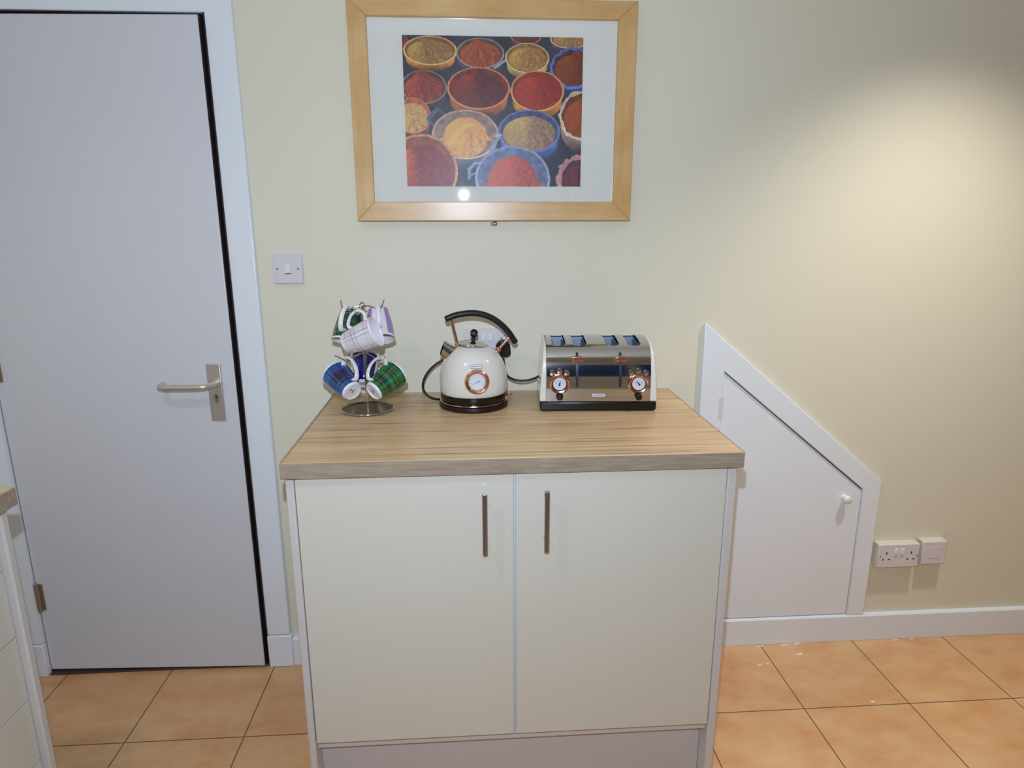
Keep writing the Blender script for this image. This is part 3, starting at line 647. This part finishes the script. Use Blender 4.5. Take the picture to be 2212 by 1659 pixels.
shl = obj('steel_shell', bm, 'chrome', ts, smooth=True)
for s in SL:
    bm = bmesh.new(); x0, x1 = s-SW+.0003, s+SW-.0003; y0, y1 = ys[0]+.0004, ys[1]-.0004; zb2 = .060; zf_, zt_ = yz_on(y0)-.0035, yz_on(y1)-.0035
    v_ = [bm.verts.new(p) for p in ((x0, y0, zf_), (x1, y0, zf_), (x1, y1, zt_), (x0, y1, zt_), (x0, y0, zb2), (x1, y0, zb2), (x1, y1, zb2), (x0, y1, zb2))]
    for q in ((0, 1, 5, 4), (1, 2, 6, 5), (2, 3, 7, 6), (3, 0, 4, 7), (4, 5, 6, 7)): bm.faces.new([v_[i] for i in q])
    so = obj('slot', bm, 'slotwall', ts)
    bm = bmesh.new()
    for k in range(9):
        yy = y0+.01+(y1-y0-.02)*k/8
        for xx in (x0+.004, x1-.004): cyl(bm, (xx, yy, .062), (xx, yy, yz_on(yy)-.012), .0009, seg=6)
    for xx in (x0+.004, x1-.004): cyl(bm, (xx, y0+.006, yz_on(y0)-.014), (xx, y1-.004, yz_on(y1)-.014), .0009, seg=6)
    obj('guard_wires', bm, 'element', so)
for s in (-1, 1):
    a, b = (-HW-.018, -HW) if s < 0 else (HW, HW+.018)
    bm = bmesh.new(); prism(bm, sect(.001, .0280, .1905), a, b, 'x')
    for vv in bm.verts:
        if abs(vv.co.x) > HW+.01: vv.co.x = s*(HW+.019-.013*max(0, (vv.co.z-.03)/.165)**1.3)
    obj('end_panel', bm, 'enamel', ts, .0045, seg=4)
bm = bmesh.new(); prism(bm, [(-HW-.0175, .006), (-HW-.0185, .0275), (HW+.0185, .0275), (HW+.0175, .006), (HW+.014, .0015), (-HW-.014, .0015)], -FD-.003, .0965); obj('base', bm, 'black', ts, .004, seg=3)
for sx in (-.14, .14):
    for sy in (-.075, .075): bm = bmesh.new(); cyl(bm, (sx, sy, 0), (sx, sy, .002), .01, seg=16); obj('foot', bm, 'black', ts)
FY = -FD
for s, n in ((-.0600, 0), (.0600, 1)):
    bm = bmesh.new()
    # upper run of the track follows the curved steel
    cu_ = [q for q in sect(.0005) if .068 <= q[1] <= .164 and q[0] < 0]
    for (a, b) in zip(cu_, cu_[1:]):
        v_ = [bm.verts.new(p) for p in ((s-.0034, a[0], a[1]), (s+.0034, a[0], a[1]), (s+.0034, b[0], b[1]), (s-.0034, b[0], b[1]))]; bm.faces.new(v_)
    obj('lever_track', bm, 'slotdark', ts)
    bm = bmesh.new(); st = stadium(.0345, .0155); prism(bm, [(s+a, .1500+b) for a, b in st], FY-.009, FY+.003); lv = obj('lever', bm, 'copper', ts, .003, smooth=True, seg=3)
    bx('lever_stem', (s-.002, s+.002, FY+.002, FY+.020, .147, .153), 'black', lv)
for s, ang in ((-.1085, 82), (.1105, 128)):
    c_ = (s, FY, .0795)
    bm = bmesh.new(); lathe(bm, [(.0280, -.001), (.0284, .003), (.0274, .0045), (.0256, .0032), (.0246, .0048), (.0226, .0080), (.0208, .0074), (.0198, .0045), (.0198, -.006), (.0280, -.006)], 56, c_, axis=(0, -1, 0)); dl = obj('dial', bm, 'copper', ts, smooth=True)
    bm = bmesh.new(); lathe(bm, [(0, .0040), (.0197, .0040), (.0197, .001), (0, .001)], 48, c_, axis=(0, -1, 0)); obj('dial_face', bm, 'face', dl)
    bm = bmesh.new(); lathe(bm, [(.0182, .0040), (.0182, .0044), (.0197, .0046), (.0197, .0040), (.0182, .0040)], 48, c_, axis=(0, -1, 0)); obj('inner_ring', bm, 'black', dl)
    a = math.radians(ang); dx, dz = math.cos(a), math.sin(a); px_, pz_ = -dz, dx; b0 = (s-dx*.0045, .0795-dz*.0045)
    bm = bmesh.new(); prism(bm, [(b0[0]+px_*.0026, b0[1]+pz_*.0026), (b0[0]+dx*.0165, b0[1]+dz*.0165), (b0[0]-px_*.0026, b0[1]-pz_*.0026), (b0[0]-dx*.002, b0[1]-dz*.002)], FY-.0052, FY-.0045); obj('needle', bm, 'ink', dl)
    bm = bmesh.new()
    for k in (-1, 1): box(bm, s+k*.0095-.0030, s+k*.0095+.0030, FY-.0045, FY-.0039, .0818, .0830)
    obj('dial_print', bm, 'mark', dl)
    bm = bmesh.new(); lathe(bm, [(0, .017), (.0068, .017), (.0088, .0145), (.0098, .004), (.0104, 0)], 28, (s+.0005, FY, .0430), axis=(0, -1, 0)); box(bm, s-.0012, s+.0022, FY-.0185, FY-.010, .0362, .0500); obj('control_knob', bm, 'black', ts, .0005, smooth=True)
    for dx_, dz_ in ((-.0200, .0325), (0, .0370), (.0200, .0320)):
        bm = bmesh.new(); lathe(bm, [(0, .0035), (.0045, .0030), (.0058, .0052), (.0074, .0050), (.0080, .003), (.0080, -.006)], 24, (s+dx_, FY+setback(.0795+dz_)-.0012, .0795+dz_-.0025), axis=(0, -1, 0)); obj('push_button', bm, 'chrome', ts, smooth=True)
bm = bmesh.new(); prism(bm, [(a, .0465+b) for a, b in stadium(.0385, .0095)], FY-.0016, FY+.0005); bd = obj('badge', bm, 'plasticw', ts, .0004)
bm = bmesh.new(); tube(bm, [(a, FY-.0016, .0465+b) for a, b in stadium(.0383, .0093, 9)], .0005, 6, True); obj('badge_rim', bm, 'mark', bd, smooth=True)
badge_text('\u2022 BLAUPUNKT', .0052, bd, Matrix.Translation((0, FY-.0019, .0465)) @ Matrix.Rotation(PI/2, 4, 'X'))
inv_t = Matrix.Rotation(-TR, 4, 'Z') @ Matrix.Translation(-TL)
pts = [(-.806, -.052, 1.058), (-.803, -.072, 1.030), (-.795, -.088, 1.010), (-.770, -.098, .9995), (-.740, -.100, .9985), (-.715, -.096, 1.004), (-.697, -.090, 1.012)]
bm = bmesh.new(); tube(bm, spline(pts, 8), .0034, 12); bmesh.ops.transform(bm, matrix=inv_t, verts=bm.verts); cord = obj('power_cord', bm, 'rubber', ts, smooth=True)
plug(cord, -.806, 1.085, inv_t)

# ------------------------------------------------------------------ mug tree
SX, SY = -1.1985, -.190
mt = thing('mug_tree', 'chrome wire mug tree holding six mugs at the left of the worktop', 'mug tree', (SX, SY, WTZ))
bm = bmesh.new(); lathe(bm, [(0, .0005), (.070, .0005), (.0715, .002), (.0705, .0035), (.062, .0030), (.012, .0042), (0, .0045)], 64); obj('base_plate', bm, 'disc', mt, smooth=True)
bm = bmesh.new(); tube(bm, [(.0715*math.cos(a), .0715*math.sin(a), .0040) for a in [2*PI*k/64 for k in range(64)]], .0026, 10, True); obj('base_ring', bm, 'wire', mt, smooth=True)
bm = bmesh.new()
for k in range(3):
    a = 2*PI*k/3+.5; x_, y_ = .0026*math.cos(a), .0026*math.sin(a); cyl(bm, (x_, y_, .004), (x_, y_, .294), .0020, seg=10)
cyl(bm, (0, 0, .160), (0, 0, .172), .0065, seg=16)
tube(bm, spline([(-.008, 0, .288), (-.006, 0, .298), (0, 0, .303), (.006, 0, .298), (.008, 0, .288)], 5), .0018, 8)
obj('stem', bm, 'wire', mt, smooth=True)
HANDLES = []
def mug(label, base, axis, hint, pat, cuts=(.010, .080), mark=False, hl=.0160, hh=.0790):
    """base: world position of the foot's centre; axis: foot to rim; hint: side the handle is on; hl, hh: handle roots along the axis"""
    Z = Vector(axis).normalized(); X = Vector(hint); X = (X-Z*X.dot(Z)).normalized(); Y = Z.cross(X)
    o = thing('mug', label, 'mug', (0, 0, 0), 0, 'mugs on the mug tree')
    mm = Matrix((tuple(X)+(0,), tuple(Y)+(0,), tuple(Z)+(0,), (0, 0, 0, 1))).transposed(); mm.translation = Vector(base)
    o.matrix_world = mm
    prof = [(0, .0030), (.0215, .0030), (.0225, .0005), (.0250, 0), (.0262, .0015), (.0272, .006), (.0285, cuts[0]), (.0310, .020), (.0340, .034), (.0364, .048), (.0380, .062), (.0392, .074), (.0398, cuts[1]), (.0405, .088), (.0412, .0925), (.0405, .0935), (.0396, .0925),
            (.0385, .084), (.0370, .066), (.0348, .048), (.0310, .028), (.0262, .012), (.020, .0075), (0, .0065)]
    mats = [1 if 6 <= i < 12 else 0 for i in range(len(prof)-1)]
    bm = bmesh.new(); lathe(bm, prof, 56, mats=mats); obj('body', bm, ['china', pat], o, smooth=True)
    bm = bmesh.new()
    q = hh-hl; P = [(.0275+hl*.12, 0, hl+.006), (.0370+hl*.1, 0, hl), (.0510, 0, hl+q*.10), (.0630, 0, hl+q*.34), (.0680, 0, hl+q*.62), (.0650, 0, hl+q*.88), (.0530, 0, hl+q*1.02), (.0380, 0, hl+q*.95)]
    HANDLES.append([mm @ v_ for v_ in spline(P, 7)] + [Y])
    tube(bm, spline(P, 7), lambda t: .0040+.0014*abs(2*t-1)**2, 12, flat=1.6, ref=(0, 1, 0)); obj('handle', bm, 'china', o, smooth=True)
    if mark:
        bm = bmesh.new(); rr = random.Random(int(abs(base[0])*1e5))
        for k in range(9):
            a = rr.random()*6.28; q = rr.random()*.009; cx_, cy_ = q*math.cos(a)*.9, q*math.sin(a)
            w2, h2 = .0022+.002*rr.random(), .0008+.0012*rr.random(); prism(bm, [(cx_-w2, cy_-h2), (cx_+w2, cy_-h2*.4), (cx_+w2*.7, cy_+h2), (cx_-w2*.6, cy_+h2*.8)], .0026, .0031, 'z')
        prism(bm, [(.011*math.cos(a)*k2, .011*math.sin(a)*k2) for k2, rg in ((1, np.linspace(-2.4, -.6, 9)), (.9, np.linspace(-.6, -2.4, 9))) for a in rg], .0026, .0031, 'z')
        obj('base_mark', bm, 'mark', o)
    return o
mug('white mug with pale pink check lying sideways at the front of the top tier', (-1.2357, -0.2672, 1.1457), (.93, -.14, .38), (-.1, .1, 1), 't_pink', (.006, .088), hl=.028, hh=.080)
mug('green tartan mug hanging at the back left of the top tier', (-1.2340, -0.1500, 1.2238), (-.14, -.40, -.90), (-.12, -.9, .45), 't_green2', (.005, .088), hl=.004, hh=.074)
mug('white mug with purple panels hanging at the right of the top tier', (-1.1626, -0.1423, 1.2232), (.10, -.50, -.83), (.10, -.8, .6), 'p_purple', (.006, .087), hl=.006, hh=.074)
mug('blue tartan mug hanging at the left of the lower tier', (-1.2255, -0.2550, 1.0118), (-.62, .70, .42), (.75, -.45, .75), 't_blue', (.007, .088), True, .010, .080)
mug('bright green tartan mug hanging at the right of the lower tier', (-1.1729, -0.2520, 1.0101), (.66, .66, .42), (-.75, -.45, .75), 't_green', (.007, .088), True, .010, .080)
mug('navy and white mug hanging behind the stem of the mug tree, lower tier', (-1.2147, -0.1400, 1.0039), (.02, .50, .86), (-1, .1, .35), 'p_navy', (.008, .086))
# arms pass through the handle loops and carry them
def arm(k, start, tip, lift=.0082):
    """k: which mug hangs here; start: height on the stem; tip: free end, both in the tree's frame"""
    H = HANDLES[k]; pts_, Y = H[:-1], H[-1]; n = len(pts_); mid = pts_[n//6:-n//6]
    top = max(mid, key=lambda v: v.z); cen = sum(mid, Vector())/len(mid); root = (pts_[0]+pts_[-1])/2; cen = (cen+root)/2
    c = top+(cen-top).normalized()*lift; org = Vector((SX, SY, WTZ)); c = c-org; d = Vector(Y)
    if d.dot(Vector(tip)-c) < 0: d = -d
    d.z *= .4; d.normalize(); p0 = Vector((0, 0, start)); q_ = c-d*.009
    pts = [p0, p0*.45+q_*.55+Vector((0, 0, .002)), q_, c, c+d*.009, Vector(tip)]
    bm = bmesh.new(); tube(bm, spline(pts, 6), .0019, 10); obj('arm', bm, 'wire', mt, smooth=True)
arm(1, .294, (-.053, -.017, .310)); arm(2, .294, (.062, -.016, .311)); arm(0, .294, (-.014, -.075, .304))
arm(3, .165, (-.076, -.030, .163)); arm(4, .165, (.064, -.030, .163)); arm(5, .165, (-.040, .050, .168))
